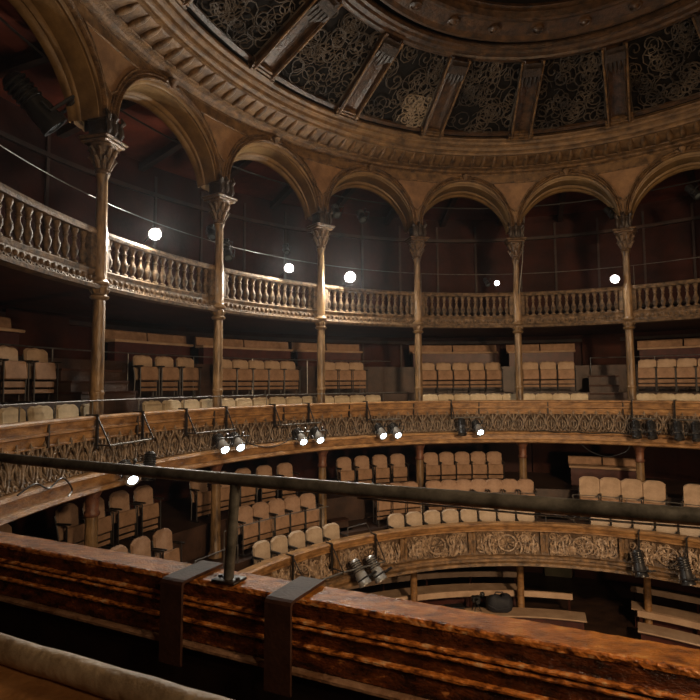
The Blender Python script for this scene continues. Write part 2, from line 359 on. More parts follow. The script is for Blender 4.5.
for i in range(len(RT) - 1):
    ta, tb = RT[i], RT[i + 1]; tm = (ta + tb) / 2
    pos = ['beyond the left edge', 'at the top left corner', 'between the two left ribs', 'with one pale patch', 'above the middle arches', 'right of the middle', 'at the upper right'][i]
    root = thing('fretwork_panel', 'dark scrollwork dome panel ' + pos, 'ceiling panel', dome_pt(tm, .05), 0, 'fretwork panels of the dome')
    L = math.hypot(0.257 * 7.5, .80)
    def f(u, v, h, tm=tm):
        q = v / L; R = 0.845 - 0.257 * q
        return dome_pt(tm + math.degrees(u / (7.45 * R)) * (1 - .30 * q), q, .035)
    mb = MB(); Wd = R_(20.93) * 7.45 * .84 / 2 - .30
    scrolls(mb, f, -Wd, Wd, .16, L - .12, 62, .016, .26, 100 + i)
    for s in (-1, 1): mb.tube([f(s * (Wd + .02), v, 0) for v in (.12, L * .5, L - .1)], .02, 4)
    mb.build('scrollwork', 'fret', root)
    mb = MB(); q0 = .012
    mb.grid([[dome_pt(tm + s * 8.6, q0, h) for s in [k / 6 - 1 for k in range(13)]] for q0, h in ((.03, .0), (.03, .06), (.075, .06), (.075, .0))])
    mb.build('bottom_border', 'dome', root)
    if i == 3:
        mb = MB(); scrolls(mb, lambda u, v, h: f(u, v, h) + Vector((0, 0, -.02)), .12, Wd - .03, .16, .98, 26, .018, .17, 5)
        tag(mb.build('pale_scrollwork', 'fretlight', root), 'pale dense scrollwork patch')

corn = thing('cornice', 'gilded circular cornice with scalloped moulding above the arcade', 'cornice', (0, 0, 11.18))
mb = MB(); ring(mb, [(1.03, 11.14), (0.983, 11.14), (0.983, 11.17), (0.972, 11.19), (0.968, 11.225), (0.958, 11.24), (0.950, 11.24), (0.948, 11.26), (0.958, 11.28), (1.03, 11.3)], -180, 180, step=2)
mb.build('lower_moulding', 'gilt2', corn)
mb = MB(); ring(mb, [(0.960, 11.27), (0.935, 11.30), (0.905, 11.36), (0.893, 11.40), (0.93, 11.5), (1.0, 11.4)], -180, 180, step=2)
mb.build('cove', 'gilt', corn)
mb = MB(); ring(mb, [(0.895, 11.37), (0.886, 11.36), (0.884, 11.40), (0.878, 11.43), (0.872, 11.43), (0.869, 11.49), (0.862, 11.53), (0.857, 11.53), (0.855, 11.58), (0.846, 11.61), (0.845, 11.635), (0.858, 11.64), (0.862, 11.69), (0.852, 11.70), (0.849, 11.715), (0.90, 11.75), (0.95, 11.5)], -180, 180, step=2)
mb.build('upper_moulding', 'gilt', corn)
mb = MB()
t = -112.0
while t < 60:
    a = [W(t + d, r, z) for d, r, z in ((0, .952, 11.265), (.05, .935, 11.29), (.15, .915, 11.335), (.2, .897, 11.385))]
    mb.tube(a, [.03, .065, .06, .02], 7); t += 2.3
mb.build('scallop_row', 'gilt2', corn)

# ------------------------------------------------------------------ arcade
HW = 20.93 / 2
def arch_pts(tm, a, h, zs, n=28, a_foot=None):
    af = a if a_foot is None else a_foot
    return [(tm + (af + (a - af) * math.sin(PI * k / n)) * math.cos(PI * k / n), zs + h * math.sin(PI * k / n)) for k in range(n + 1)]
ZS = 9.72
arch_lab = ['tall gilded arch cut by the left edge of the view', 'gilded arch over the leftmost bright work lamp', 'gilded arch over the middle work lamp', 'gilded arch over the largest right-hand work lamp', 'gilded arch in the middle, no lamp below', 'gilded arch right of the middle with hanging cord', 'gilded arch at the right edge of the view', 'gilded arch beyond the right edge']
for i in range(len(CT) - 1):
    tm = (CT[i] + CT[i + 1]) / 2
    if tm > T1: break
    root = thing('arch', arch_lab[i], 'arch', W(tm, 0.99, ZS), 0, 'arches of the arcade')
    aO, hO = HW * .93, 1.28
    # wall above the arch (spandrels)
    mb = MB(); A = arch_pts(tm, aO, hO, ZS, 36)
    A = [(tm + HW, ZS - .02)] + A + [(tm - HW, ZS - .02)]
    for rr in (0.985, 1.06):
        mb.grid([[W(t, rr, z) for t, z in A], [W(t, rr, 11.16 if rr < 1 else 11.22) for t, z in A]])
    mb.build('spandrel_wall', 'gilt', root)
    # three-cornered sunk panel over the column to the left of the arch
    tt = tm - HW; aa = [.40, .50, .60, .70, .80, .90, .98]
    side = [(HW - (aO + .5) * math.cos(a), ZS + (hO + .17) * math.sin(a)) for a in aa]
    side = [(0.02, side[0][1] - .12)] + [(dt, min(z, 10.99)) for dt, z in side]
    mb = MB(); mb.grid([[W(tt - dt, .9835, z), W(tt + dt, .9835, z)] for dt, z in side]); mb.build('spandrel_panel', 'tan', root)
    loop = [(-dt, z) for dt, z in side] + [(dt, z) for dt, z in reversed(side)]
    mb = MB(); mb.tube([W(tt + dt, .981, z) for dt, z in loop], .020, 5, closed=True); mb.build('spandrel_border', 'gilt2', root)
    # archivolt: rolls and fillets following the arch
    mb = MB(); rows = []
    prof = [(0, 0.0), (0.0, .06), (.02, .085), (.045, .085), (.06, .06), (.065, .02), (.10, .015), (.11, .05), (.135, .065), (.155, .05), (.16, .012), (.20, .008), (.205, .03), (.225, .03), (.23, 0)]
    for off, out in prof:
        rows.append([W(t, .985 - out / 7.6, z) for t, z in arch_pts(tm, aO - .25 + math.degrees(off / 7.6) * .55, hO - .02 + off * .75, ZS)])
    mb.grid(rows, smooth=True); mb.build('archivolt', 'gilt2', root)
    # splayed soffit
    mb = MB(); rows = []
    for a, h, r in ((aO - .25, hO - .02, .984), (aO - .55, hO - .055, .985), (aO - .62, hO - .075, .988), (aO - .50, hO - .06, .991), (aO - .50, hO - .06, .994), (aO - .70, hO - .09, .995), (aO - .74, hO - .10, 1.0), (aO - .95, hO - .13, 1.032), (aO - .88, hO - .12, 1.036), (aO - 1.15, hO - .165, 1.038), (aO - 1.22, hO - .185, 1.044), (aO - 1.10, hO - .17, 1.048), (aO - 1.35, hO - .21, 1.052), (aO - 1.42, hO - .235, 1.060), (aO - 1.35, hO - .22, 1.066), (aO - .3, hO, 1.066)):
        rows.append([W(t, r, z) for t, z in arch_pts(tm, a, h, ZS, a_foot=aO - (aO - a) * .35)])
    mb.grid(rows, smooth=True); mb.build('soffit', 'soffit', root)
    mb = MB()
    for dt in (-1.3, 1.3):
        mb.tube([W(tm + dt, .981, 11.11), W(tm + dt * .8, .976, 11.06), W(tm + dt * .2, .978, 11.03)], [.03, .04, .015], 6)
    mb.tube([W(tm, .981, 11.14), W(tm, .968, 11.08), W(tm, .975, 10.98)], [.06, .08, .03], 8)
    mb.build('keystone', 'gilt2', root)

# ------------------------------------------------------------------ columns
proto = thing('column', '', 'column')
mb = MB(); mb.lathe([(.15, 0), (.15, .10), (.12, .14), (.13, .2), (.10, .26)], 20); mb.build('base', 'redpaint', proto)
mb = MB(); mb.lathe([(.098, .26), (.092, 1.2), (.088, 2.40)], 20)
for z in (.95,): mb.lathe([(.094, z), (.104, z + .02), (.104, z + .05), (.094, z + .07)], 20)
mb.build('lower_shaft', 'col', proto)
mb = MB(); mb.lathe([(.088, 2.36), (.13, 2.39), (.14, 2.42), (.10, 2.45), (.105, 2.49), (.12, 2.53), (.10, 2.575), (.145, 2.60), (.15, 2.63), (.11, 2.66), (.095, 2.70)], 20)
for k in range(8):
    a = k * PI / 4; mb.tube([(.10 * math.cos(a), .10 * math.sin(a), 2.46), (.13 * math.cos(a), .13 * math.sin(a), 2.51), (.115 * math.cos(a), .115 * math.sin(a), 2.57)], [.01, .018, .01], 5)
mb.build('collar', 'col', proto)
mb = MB(); mb.lathe([(.10, 2.70), (.098, 3.42), (.082, 3.50), (.078, 4.20), (.09, 4.24), (.10, 4.27), (.08, 4.30)], 20)
mb.build('upper_shaft', 'col', proto)
mb = MB(); mb.lathe([(.08, 4.28), (.11, 4.30), (.11, 4.33), (.085, 4.36), (.10, 4.5), (.15, 4.64), (.20, 4.72)], 18)
for tier, (z0, r0, hh, n) in enumerate(((4.36, .09, .17, 8), (4.47, .11, .20, 8))):
    for k in range(n):
        a = (k + .5 * tier) * 2 * PI / n; c, s = math.cos(a), math.sin(a)
        mb.tube([(r0 * c, r0 * s, z0), ((r0 + .035) * c, (r0 + .035) * s, z0 + hh * .6), ((r0 + .09) * c, (r0 + .09) * s, z0 + hh), ((r0 + .115) * c, (r0 + .115) * s, z0 + hh * .86)], [.03, .042, .03, .012], 6)
mb.build('capital', 'capital', proto)
mb = MB(); mb.box((0, 0, 4.75), (.46, .46, .05), bev=.02); mb.box((0, 0, 4.80), (.52, .52, .05), bev=.02); mb.build('abacus', 'capital', proto)
mb = MB(); mb.box((0, 0, 4.97), (.26, .36, .30), bev=.02)
for x in (-.14, 0, .14):
    mb.tube([(x, -.17, 4.84), (x, -.21, 4.92), (x, -.19, 5.02), (x, -.17, 5.10)], [.02, .045, .045, .03], 6)
    mb.tube([(x * .9, -.18, 5.05), (x * 1.2, -.22, 5.13), (x * 1.3, -.17, 5.22)], [.03, .04, .02], 6)
mb.box((0, 0, 5.11), (.30, .38, .05), bev=.02)
mb.build('impost_block', 'darkblock', proto)
register(proto)
cl = ['tall iron column beyond the left edge of the view', 'tall gilded column nearest the viewer, leftmost in view', 'tall gilded column between first and second work lamps', 'tall gilded column between the middle and right work lamps', 'tall gilded column at the middle of the balcony', 'tall gilded column right of the middle', 'tall gilded column second from the right edge lamp', 'tall gilded column beyond the right edge', 'tall gilded column far beyond the right edge']
cl[6] = 'tall gilded column at right beside the small round lamp'
for i, t in enumerate(CT):
    if t > T1: continue
    o = proto if i == 0 else copy_tree(proto)
    o.location = W(t, .996, 4.62); o.rotation_euler.z = rotz(t); o['label'] = cl[i]; o['group'] = 'columns carrying the arcade'

# lower gallery columns (from the lower balcony to the middle one) and stalls posts
proto = thing('iron_column', '', 'column')
mb = MB(); mb.lathe([(.13, 0), (.13, .08), (.10, .12), (.098, .5), (.088, 1.4)], 18); mb.build('shaft', 'col', proto)
mb = MB(); mb.lathe([(.088, 1.38), (.11, 1.40), (.11, 1.44), (.09, 1.47), (.10, 1.66), (.14, 1.74), (.15, 1.80)], 18); mb.box((0, 0, 1.82), (.34, .34, .06), bev=.01)
mb.build('capital', 'rust', proto)
register(proto)
lc = ['short column under the middle balcony, leftmost in view', 'short column under the middle balcony, behind the foreground post', 'short column under the balcony, right of the left seat block', 'short column under the middle balcony, in the middle of view', 'short column under the balcony, left of dark doorway', 'short column under the balcony beside long back bench', 'short column under the balcony beyond the right edge']
for i, t in enumerate([-85, -64, -42.8, -22.2, -1.0, 20.5, 41.5]):
    o = proto if i == 0 else copy_tree(proto)
    o.location = W(t, 1.0, 2.44); o.rotation_euler.z = rotz(t); o['label'] = lc[i]; o['group'] = 'columns under the middle balcony'
proto = thing('iron_post', '', 'post')
mb = MB(); mb.lathe([(.11, 0), (.11, .08), (.085, .12), (.08, 1.4), (.12, 1.46), (.14, 1.53), (.14, 1.62)], 16); mb.build('shaft', 'wood', proto)
mb = MB(); mb.lathe([(.125, 0), (.125, .05)], 16); mb.build('foot_plate', 'iron', proto)
register(proto)
for i, (t, lab) in enumerate([(-46.5, 'brown post under the lower balcony hidden behind the parapet'), (-24.8, 'brown post under the lower balcony left of the bag'), (-2.6, 'brown post under the lower balcony right of the bag'), (20.8, 'brown post under the lower balcony at the right benches'), (42, 'brown post under the lower balcony beyond the right edge')]):
    o = proto if i == 0 else copy_tree(proto)
    o.location = W(t, .955 if t < 10 else .985, 0.0); o['label'] = lab; o['group'] = 'posts in the stalls'

# ------------------------------------------------------------------ top balustrade, one length per bay
bl = ['stone-coloured balustrade beyond the left edge', 'balustrade length at the left edge of the view', 'balustrade length lit by the leftmost work lamp', 'balustrade length below the middle work lamp', 'balustrade length lit by the largest work lamp', 'balustrade length in the middle between columns', 'balustrade length right of middle, small lamp at end', 'balustrade length at the right edge of the view']
bmesh_ = MB(); bmesh_.lathe([(.055, 0), (.055, .03), (.03, .05), (.035, .08), (.062, .15), (.058, .20), (.030, .27), (.026, .33), (.045, .36), (.028, .39), (.04, .43), (.055, .47), (.055, .50)], 10)
bal0 = None
for i in range(8):
    ta, tb = CT[i] + .75, CT[i + 1] - .75
    root = thing('balustrade', bl[i], 'balustrade', W((ta + tb) / 2, .985, 7.3), rotz((ta + tb) / 2), 'balustrades of the top gallery')
    mb = MB(); ring(mb, [(0.994, 7.96), (0.991, 8.0), (0.994, 8.05), (1.000, 8.065), (1.022, 8.065), (1.026, 8.03), (1.022, 7.96)], ta, tb, step=1.2); mb.build('top_rail', 'stone', root)
    mb = MB(); ring(mb, [(0.997, 7.38), (0.994, 7.43), (0.999, 7.46), (1.022, 7.46), (1.022, 7.38)], ta, tb, step=1.2); mb.build('bottom_rail', 'stone', root)
    mb = MB(); ring(mb, [(0.984, 7.14), (0.982, 7.19), (0.990, 7.22), (0.996, 7.25), (0.998, 7.38), (1.012, 7.38), (1.012, 7.14)], ta - .7, tb + .7, step=1.2); mb.build('fascia', 'stone', root)
    mb = MB(); n = 22
    for k in range(n + 1):
        t = ta + (tb - ta) * k / n
        mb.ball(W(t, .996, 7.31), .036, 6, 1.1)
    for k in range(n):
        t = ta + (tb - ta) * (k + .5) / n; d = (tb - ta) / n * .42
        mb.tube([W(t - d, .991, 7.25), W(t - d * .7, .988, 7.215), W(t, .987, 7.20), W(t + d * .7, .988, 7.215), W(t + d, .991, 7.25)], .014, 4)
    mb.build('bead_row', 'stone', root)
    for t in (ta + .2, tb - .2):
        mb = MB(); mb.box(W(t, 1.007, 7.71), (.14, .17, .50), rotz(t), bev=.012); mb.build('end_pier', 'stone', root)
    n = 14
    for k in range(n):
        t = ta + 1.25 + (tb - ta - 2.5) * k / (n - 1)
        if bal0 is None:
            bal0 = bmesh_.build('baluster', 'stone', root, local=True); b = bal0
        else:
            b = bal0.copy(); COL.objects.link(b); b.parent = root
        b.location = wmat(root).inverted() @ W(t, 1.008, 7.46)
mb = MB(); mb.tube([W(t, 1.015, 8.57) for t in range(-110, 61, 2)], .009, 6)
for t in CT[:8]:
    mb.tube([W(t + 1.2, 1.015, 8.08), W(t + 1.2, 1.015, 8.57)], .008, 6)
tag(mb.build('safety_rail', 'rail_dim'), 'thin steel safety rail running above the top balustrade', 'rail')
# hanging cord under the right arch
mb = MB(); mb.tube([W(-1.0, .975, 8.0), W(-.2, .97, 8.8), W(.5, .975, 10.0)], .012, 5)
tag(mb.build('hanging_cord', 'rail_dim'), 'thin pale cord hanging under the arch right of the middle', 'cord')

# ------------------------------------------------------------------ middle balcony front
bf = thing('balcony_front', 'curved middle balcony front with wood bands and leaf frieze', 'balcony front', W(0, .975, 4.3))
mb = MB(); ring(mb, [(.985, 5.29), (.966, 5.29), (.962, 5.27), (.962, 5.245), (.968, 5.23), (.970, 5.14), (.966, 5.13), (.966, 5.10), (.972, 5.08), (.974, 4.98), (.970, 4.965), (.970, 4.95), (.985, 4.95)], T0, T1)
mb.build('wooden_top_band', 'wood', bf)
mb = MB(); ring(mb, [(.976, 4.95), (.982, 4.80), (.980, 4.62), (.968, 4.50), (.985, 4.50), (.99, 4.95)], T0, T1); mb.build('frieze_ground', 'ornament_bg', bf)
mb = MB(); ring(mb, [(.970, 4.52), (.955, 4.50), (.952, 4.46), (.960, 4.44), (.958, 4.33), (.950, 4.31), (.947, 4.26), (.953, 4.235), (.99, 4.235), (.99, 4.52)], T0, T1); mb.build('lower_moulding', 'wood', bf)
mb = MB()
arc = 0.0; t = T0 + .5; k = 0
while t < T1 - 1:
    ds = math.hypot(EA * math.cos(R_(t)), EB * math.sin(R_(t))) * .975 * PI / 180
    P = .26 / ds      # pitch in degrees
    def f(u, v, tt=t, ds=ds): # u metres along, v 0..1 up
        R = .978 - .010 * math.sin(PI * v) * -0.4; z = 4.52 + .47 * v
        return W(tt + u * 1.24 / ds, .9715 if v > .3 else .963 + .028 * v, z)
    # pointed palmette: outer curves making an arch, centre leaf, side buds and curls
    for s in (-1, 1):
        mb.tube([f(s * .012, .03), f(s * .07, .18), f(s * .098, .42), f(s * .085, .60), f(s * .045, .78), f(s * .004, .92)], [.012, .02, .021, .020, .016, .008], 5)
        mb.tube([f(s * .01, .15), f(s * .05, .30), f(s * .055, .46), f(s * .025, .58), f(s * .012, .47)], [.010, .017, .017, .013, .007], 5)
        mb.tube([f(s * .105, .02), f(s * .085, .12), f(s * .05, .12), f(s * .045, .03), f(s * .07, .02)], [.014, .018, .015, .013, .008], 5)
        mb.tube([f(s * .02, .72), f(s * .045, .92), f(s * .02, 1.0)], [.006, .015, .005], 4)
    mb.tube([f(0, .1), f(0, .45), f(0, .66)], [.008, .018, .006], 5)
    mb.tube([f(0, .80), f(0, .97), f(0, 1.10)], [.008, .024, .005], 5)
    mb.tube([f(.105, .58), f(.105, .78), f(.105, .92)], [.008, .022, .004], 5)
    t += P; k += 1
mb.build('leaf_frieze', 'frieze', bf)
for t in range(-108, 60, 14):
    mb = MB(); mb.box(W(t, .972, 5.11), (.03, .09, .33), rotz(t), bev=.005); mb.build('joint_strap', 'void', bf)
mb = MB(); mb.tube([W(t, .982, 5.50) for t in range(T0, -26, 2)] , .009, 6)
for t in (-104, -97, -92, -86.5, -79, -71, -64, -55): mb.tube([W(t, .982, 5.28), W(t, .982, 5.50)], .009, 6)
tag(mb.build('handrail', 'rail_dim'), 'thin steel handrail above the left seats of middle balcony front', 'rail')
for lab, R, z, t0, t1, zf in (('thin steel guard rail behind the middle balcony second row', 1.225, 6.36, -100, -24, 5.4), ('thin steel guard rail behind second row on the right', 1.225, 6.40, 13, 58, 5.4)):
    mb = MB(); N = int((t1 - t0) / 2); mb.tube([W(t0 + (t1 - t0) * k / N, R, z) for k in range(N + 1)], .014, 6)
    for k in range(0, N + 1, 5): tt = t0 + (t1 - t0) * k / N; mb.tube([W(tt, R, zf), W(tt, R, z)], .012, 6)
    tag(mb.build('guard_rail', 'rail'), lab, 'rail')

# ------------------------------------------------------------------ lower balcony front
lf = thing('balcony_front', 'curved lower balcony front with gilded rococo relief panels', 'balcony front', W(0, .82, 1.65))
mb = MB(); ring(mb, [(.835, 2.555), (.812, 2.555), (.807, 2.53), (.808, 2.50), (.814, 2.48), (.816, 2.42), (.811, 2.41), (.811, 2.38), (.818, 2.36), (.835, 2.36)], T0, T1); mb.build('wooden_handrail', 'wood', lf)
mb = MB(); ring(mb, [(.820, 2.37), (.823, 2.25), (.820, 2.0), (.808, 1.86), (.83, 1.86), (.84, 2.37)], T0, T1); mb.build('relief_ground', 'ornament_bg', lf)
mb = MB(); ring(mb, [(.812, 1.88), (.800, 1.86), (.796, 1.82), (.804, 1.79), (.803, 1.74), (.792, 1.72), (.789, 1.67), (.798, 1.64), (.84, 1.64), (.84, 1.88)], T0, T1); mb.build('lower_moulding', 'gilt2', lf)
PL = 16.0
t = -103.0; idx = 0
while t < 60:
    mb = MB()
    ds = math.hypot(EA * math.cos(R_(t)), EB * math.sin(R_(t))) * .82 * PI / 180
    def f(u, v, h=0, tt=t, ds=ds):
        q = (v + .24) / .48; R = .820 - .004 * (1 - q) - (.010 * (1 - q) ** 2)
        return W(tt + u / ds, R, 2.115 + v)
    hwid = PL * ds * .42
    # oval cartouche with shell rays and scrolls either side
    mb.tube([f(.20 * math.cos(a), .17 * math.sin(a)) for a in [2 * PI * k / 18 for k in range(18)]], .020, 5, closed=True)
    for a in [2 * PI * k / 9 for k in range(9)]:
        mb.tube([f(.05 * math.cos(a), .04 * math.sin(a)), f(.15 * math.cos(a), .12 * math.sin(a))], [.008, .026], 4)
    for s in (-1, 1):
        for cu, cv, rr, sg in ((.36, .05, .13, 1), (.58, -.08, .12, -1), (.80, .06, .11, 1), (.44, -.16, .06, 1), (.70, .17, .06, -1)):
            if cu > hwid - .05: continue
            pts = []; rad = []
            for k in range(18):
                q = k / 17; a = s * sg * (q * 3.3 * PI) + (0 if s > 0 else PI); r2 = rr * (1 - q * .85)
                pts.append(f(s * cu + r2 * math.cos(a), max(-.23, min(.23, cv + r2 * math.sin(a))))); rad.append(.022 * (1 - .4 * q))
            mb.tube(pts, rad, 5)
        for k in range(9):
            u = s * (.27 + .09 * k)
            if abs(u) > hwid: continue
            mb.tube([f(u, -.22 + .03 * (k % 3)), f(u + .05 * s, -.12 + .1 * (k % 2)), f(u + .03 * s, .02 + .12 * (k % 2))], [.010, .034, .006], 5)
            mb.tube([f(u, .22 - .03 * (k % 3)), f(u - .04 * s, .13), f(u + .02 * s, .05 - .1 * (k % 2))], [.010, .030, .006], 5)
    scrolls(mb, lambda u, v, h: f(u, v), -hwid, hwid, -.225, .225, 52, .017, .075, 300 + idx)
    mb.build('rococo_relief', 'ornament', lf)
    t += PL; idx += 1
t = -103.0 + PL / 2
while t < 60:
    mb = MB(); mb.box(W(t, .818, 2.11), (.12, .06, .46), rotz(t), bev=.01)
    mb.box(W(t - .55, .816, 2.11), (.05, .08, .50), rotz(t)); mb.box(W(t + .55, .816, 2.11), (.05, .08, .50), rotz(t))
    mb.build('panel_pilaster', 'gilt2', lf)
    t += PL

# ------------------------------------------------------------------ seats
def seat_proto(name, top, scallop=False, wd=.36, fab='fabric', panel='fabric_brown', pz=.43, ph=.25):
    root = thing(name, '', 'seat')
    # padded backrest with a rounded (or scalloped) top, leaning back a little
    mb = MB(); n = 12; z0 = .36; outline = []
    for k in range(n + 1):
        q = k / n * 2 - 1
        if scallop: zz = top - .026 * abs(q) ** 2.0 - (.016 if abs(q) > .9 else 0) + .007 * math.cos(q * 9)
        else: zz = top - .012 * q * q - .055 * max(0, (abs(q) - .45) / .55) ** 1.7
        outline.append((q * wd / 2, zz))
    def lean(x, z, y): return (x, y + (z - z0) * .11 + .03, z)
    lv = []
    for (yy, ins) in ((-.008, .012), (-.016, .022), (.008, .0), (.028, .0), (.034, .012)):
        ring_ = []
        for x, zz in outline: ring_.append(lean(x * (1 - ins * 2.2), zz - ins, yy - (.012 if ins > .02 else 0)))
        for x in (wd / 2, 0, -wd / 2): ring_.append(lean(x * (1 - ins * 2.2), z0 + ins, yy))
        lv.append(ring_)
    order = [1, 0, 2, 3, 4]; lv = [lv[i] for i in order]
    mb.grid([r for r in lv], closed_u=True); m = len(lv[0])
    mb.add(lv[0], [tuple(range(m))]); mb.add(lv[-1], [tuple(range(m - 1, -1, -1))])
    mb.build('backrest', fab, root, local=True)
    # tipped-up seat standing in front of the back
    mb = MB(); mb.box((0, -.10, pz), (wd * .97, .055, ph), bev=.014, rx=-.12); mb.build('tip_up_seat', panel, root, local=True)
    mb = MB(); mb.box((0, -.085, pz - ph / 2 - .075), (wd * .97, .03, .09), bev=.008); mb.box((0, -.085, pz - ph / 2 - .18), (wd * .97, .03, .06), bev=.008); mb.build('apron', panel, root, local=True)
    for s in (-1, 1):
        mb = MB(); x = s * (wd / 2 + .014)
        mb.tube([(x, .03, 0), (x, .02, .42), (x, .10, .74)], .013, 6); mb.tube([(x, -.14, 0), (x, -.13, .60), (x, .06, .62)], .012, 6)
        mb.box((x, -.05, .015), (.03, .28, .03)); mb.box((x, -.07, .63), (.035, .27, .028), bev=.008)
        mb.build('side_frame', 'iron', root, local=True)
    return register(root)
PA = seat_proto('theatre_seat', .87, False, .405, 'cream')
PE = seat_proto('theatre_seat', 1.02, False, .46, 'fabric')
PC = seat_proto('theatre_seat', .88, False, .405, 'rose')
PD = seat_proto('theatre_seat', .87, True, .43, 'lit_cream', pz=.49, ph=.27)
PB = seat_proto('theatre_seat', .85, True, .43, pz=.49, ph=.27)
used = set()
def row(P, R, z, blocks, where, group, back_name='beige tip-up seat', ext=()):
    for bi, (t0, t1, n) in enumerate(blocks):
        bn = ['leftmost block', 'second block from left', 'third block from left', 'fourth block from left', 'fifth block from left', 'sixth block', 'rightmost block'][bi]
        for k in range(n):
            t = t0 + (t1 - t0) * (k + .5) / n
            if id(P) not in used: used.add(id(P)); o = P
            else: o = copy_tree(P)
            o.location = W(t, R, z); o.rotation_euler.z = rotz(t)
            o['label'] = '%s, %s, %s, %s' % (back_name, ORD[k] + ' from left', where, bn)
            o['group'] = group
row(PA, .885, 1.88, [(-61.7, -42.6, 5), (-32, 0.2, 8), (10.9, 34.5, 6)], 'lower balcony front row', 'front row seats of the lower balcony', 'cream tip-up seat')
row(PE, .950, 2.44, [(9.4, 24.6, 4), (27.4, 42.5, 4)], 'tall-backed middle row at right', 'tall seats of the lower balcony right side', 'beige tip-up seat')
row(PC, .955, 2.46, [(-84.9, -73.4, 3), (-61.6, -45.4, 5), (-33.0, -23.4, 3), (-21.6, 0.6, 7)], 'lower balcony middle row', 'middle row seats of the lower balcony', 'rosy brown seat')
row(PC, 1.10, 3.0, [(-96, -88.8, 2), (-84.2, -69.7, 4), (-64.5, -45, 5), (-37.2, -22.9, 4), (-19.6, -4, 5)], 'lower balcony back row', 'back row seats of the lower balcony', 'rosy brown seat')
row(PD, 1.045, 4.575, [(-98.0, -80.4, 5), (-74.4, -29, 14), (-20.4, 12, 10), (20.4, 38.5, 6)], 'middle balcony front row', 'front row seats of the middle balcony', 'cream scalloped seat')
row(PB, 1.165, 5.46, [(-92.8, -82.2, 3), (-71.2, -61.2, 3), (-57.8, -43.3, 5), (-38.5, -30.2, 3), (-19.1, -3.2, 5), (0.6, 10.2, 3), (20.6, 35.5, 5)], 'middle balcony second row', 'second row seats of the middle balcony', 'beige scalloped seat')

for lab, t0, t1 in (('thin wire rail behind lower balcony front row, left', -66, -44), ('thin wire rail behind lower balcony front row, middle', -33, 1), ('thin wire rail behind lower balcony front row, right', 8, 50)):
    mb = MB(); N = int((t1 - t0) / 2); mb.tube([W(t0 + (t1 - t0) * k / N, .925, 3.06) for k in range(N + 1)], .009, 5)
    for k in range(0, N + 1, 5): mb.tube([W(t0 + (t1 - t0) * k / N, .925, 2.42), W(t0 + (t1 - t0) * k / N, .925, 3.06)], .009, 5)
    tag(mb.build('row_rail', 'rail_dim'), lab, 'rail')

# benches
def bench(t0, t1, R, z, label, group, h_back=.67, h_seat=.45, panels=2, deep=.30):
    tm = (t0 + t1) / 2; root = thing('bench', label, 'bench', W(tm, R, z), rotz(tm), group)
    d = deep / 7.6
    mb = MB(); ring(mb, [(R - d, z + h_seat - .05), (R - d - .003, z + h_seat - .02), (R - d, z + h_seat), (R + .01, z + h_seat), (R + .01, z + h_seat - .05)], t0, t1, step=1.2); mb.build('seat_board', 'bench', root)
    mb = MB(); ring(mb, [(R - d + .008, z), (R - d + .008, z + h_seat - .05), (R, z + h_seat - .05), (R, z)], t0 + .3, t1 - .3, step=1.2); mb.build('front_board', 'redpaint' if h_back else 'under', root)
    if h_back:
        for k in range(panels):
            a = t0 + (t1 - t0) * k / panels + (.12 if k else 0); b = t0 + (t1 - t0) * (k + 1) / panels - (.12 if k < panels - 1 else 0)
            mb = MB(); ring(mb, [(R + .001, z + h_seat + .02), (R + .005, z + h_back - .02), (R + .008, z + h_back), (R + .013, z + h_back), (R + .012, z + h_seat)], a, b, step=1.2); mb.build('back_panel', 'fabric_brown', root)
for i, (t0, t1) in enumerate([(-93, -82), (-70.8, -59.1), (-57.5, -41.9), (-41.2, -28.8), (-19.3, -3.1), (-1.3, 10.6), (20.6, 34)]):
    bench(t0, t1, 1.30, 6.2, 'long beige bench at the back of middle balcony, %s' % ['at left edge', 'second from left', 'third from left', 'fourth from left', 'middle of view', 'right of middle', 'at right edge'][i], 'benches at the back of the middle balcony')
bench(8.4, 20.0, 1.16, 3.0, 'long bench behind the four-seat row under middle balcony', 'bench under the middle balcony', h_back=.74, h_seat=.52)
# stalls benches: a wide seat board with a separate back board on short posts behind it
def stalls_bench(t0, t1, R, hs, Rb, hb, tb, label):
    tm = (t0 + t1) / 2; root = thing('bench', label, 'bench', W(tm, R, 0), rotz(tm), 'benches in the stalls')
    mb = MB(); ring(mb, [(R - .052, hs - .035), (R - .054, hs - .015), (R - .052, hs), (R + .012, hs), (R + .012, hs - .035)], t0, t1, step=1.2); mb.build('seat_board', 'bench', root)
    mb = MB(); ring(mb, [(Rb, hb - .13), (Rb + .002, hb), (Rb + .008, hb + .003), (Rb + .008, hb - .13)], t0, tb, step=1.2); mb.build('back_board', 'bench', root)
    n = max(3, int((tb - t0) / 8))
    for k in range(n + 1):
        t = t0 + .6 + (tb - t0 - 1.2) * k / n
        mb = MB(); mb.box(W(t, Rb + .012, hb / 2), (.05, .045, hb - .02), rotz(t)); mb.build('back_post', 'under', root)
    mb = MB(); ring(mb, [(R - .035, 0), (R - .035, hs - .035), (R - .025, hs - .035), (R - .025, 0)], t0 + .5, t1 - .5, step=1.2); mb.build('support', 'redpaint', root)
stalls_bench(-36, -2.2, 1.09, .44, 1.145, .62, -1.2, 'pale stalls bench, rearmost, behind the brown posts')
stalls_bench(-32, 9.6, .925, .33, .985, .58, 7.6, 'pale stalls bench carrying the navy bag')
stalls_bench(18.0, 48, 1.03, .47, 1.095, .67, 48, 'pale stalls bench at right, rear one')
stalls_bench(19.0, 48, .90, .38, .955, .50, 48, 'pale stalls bench at right, nearer one')
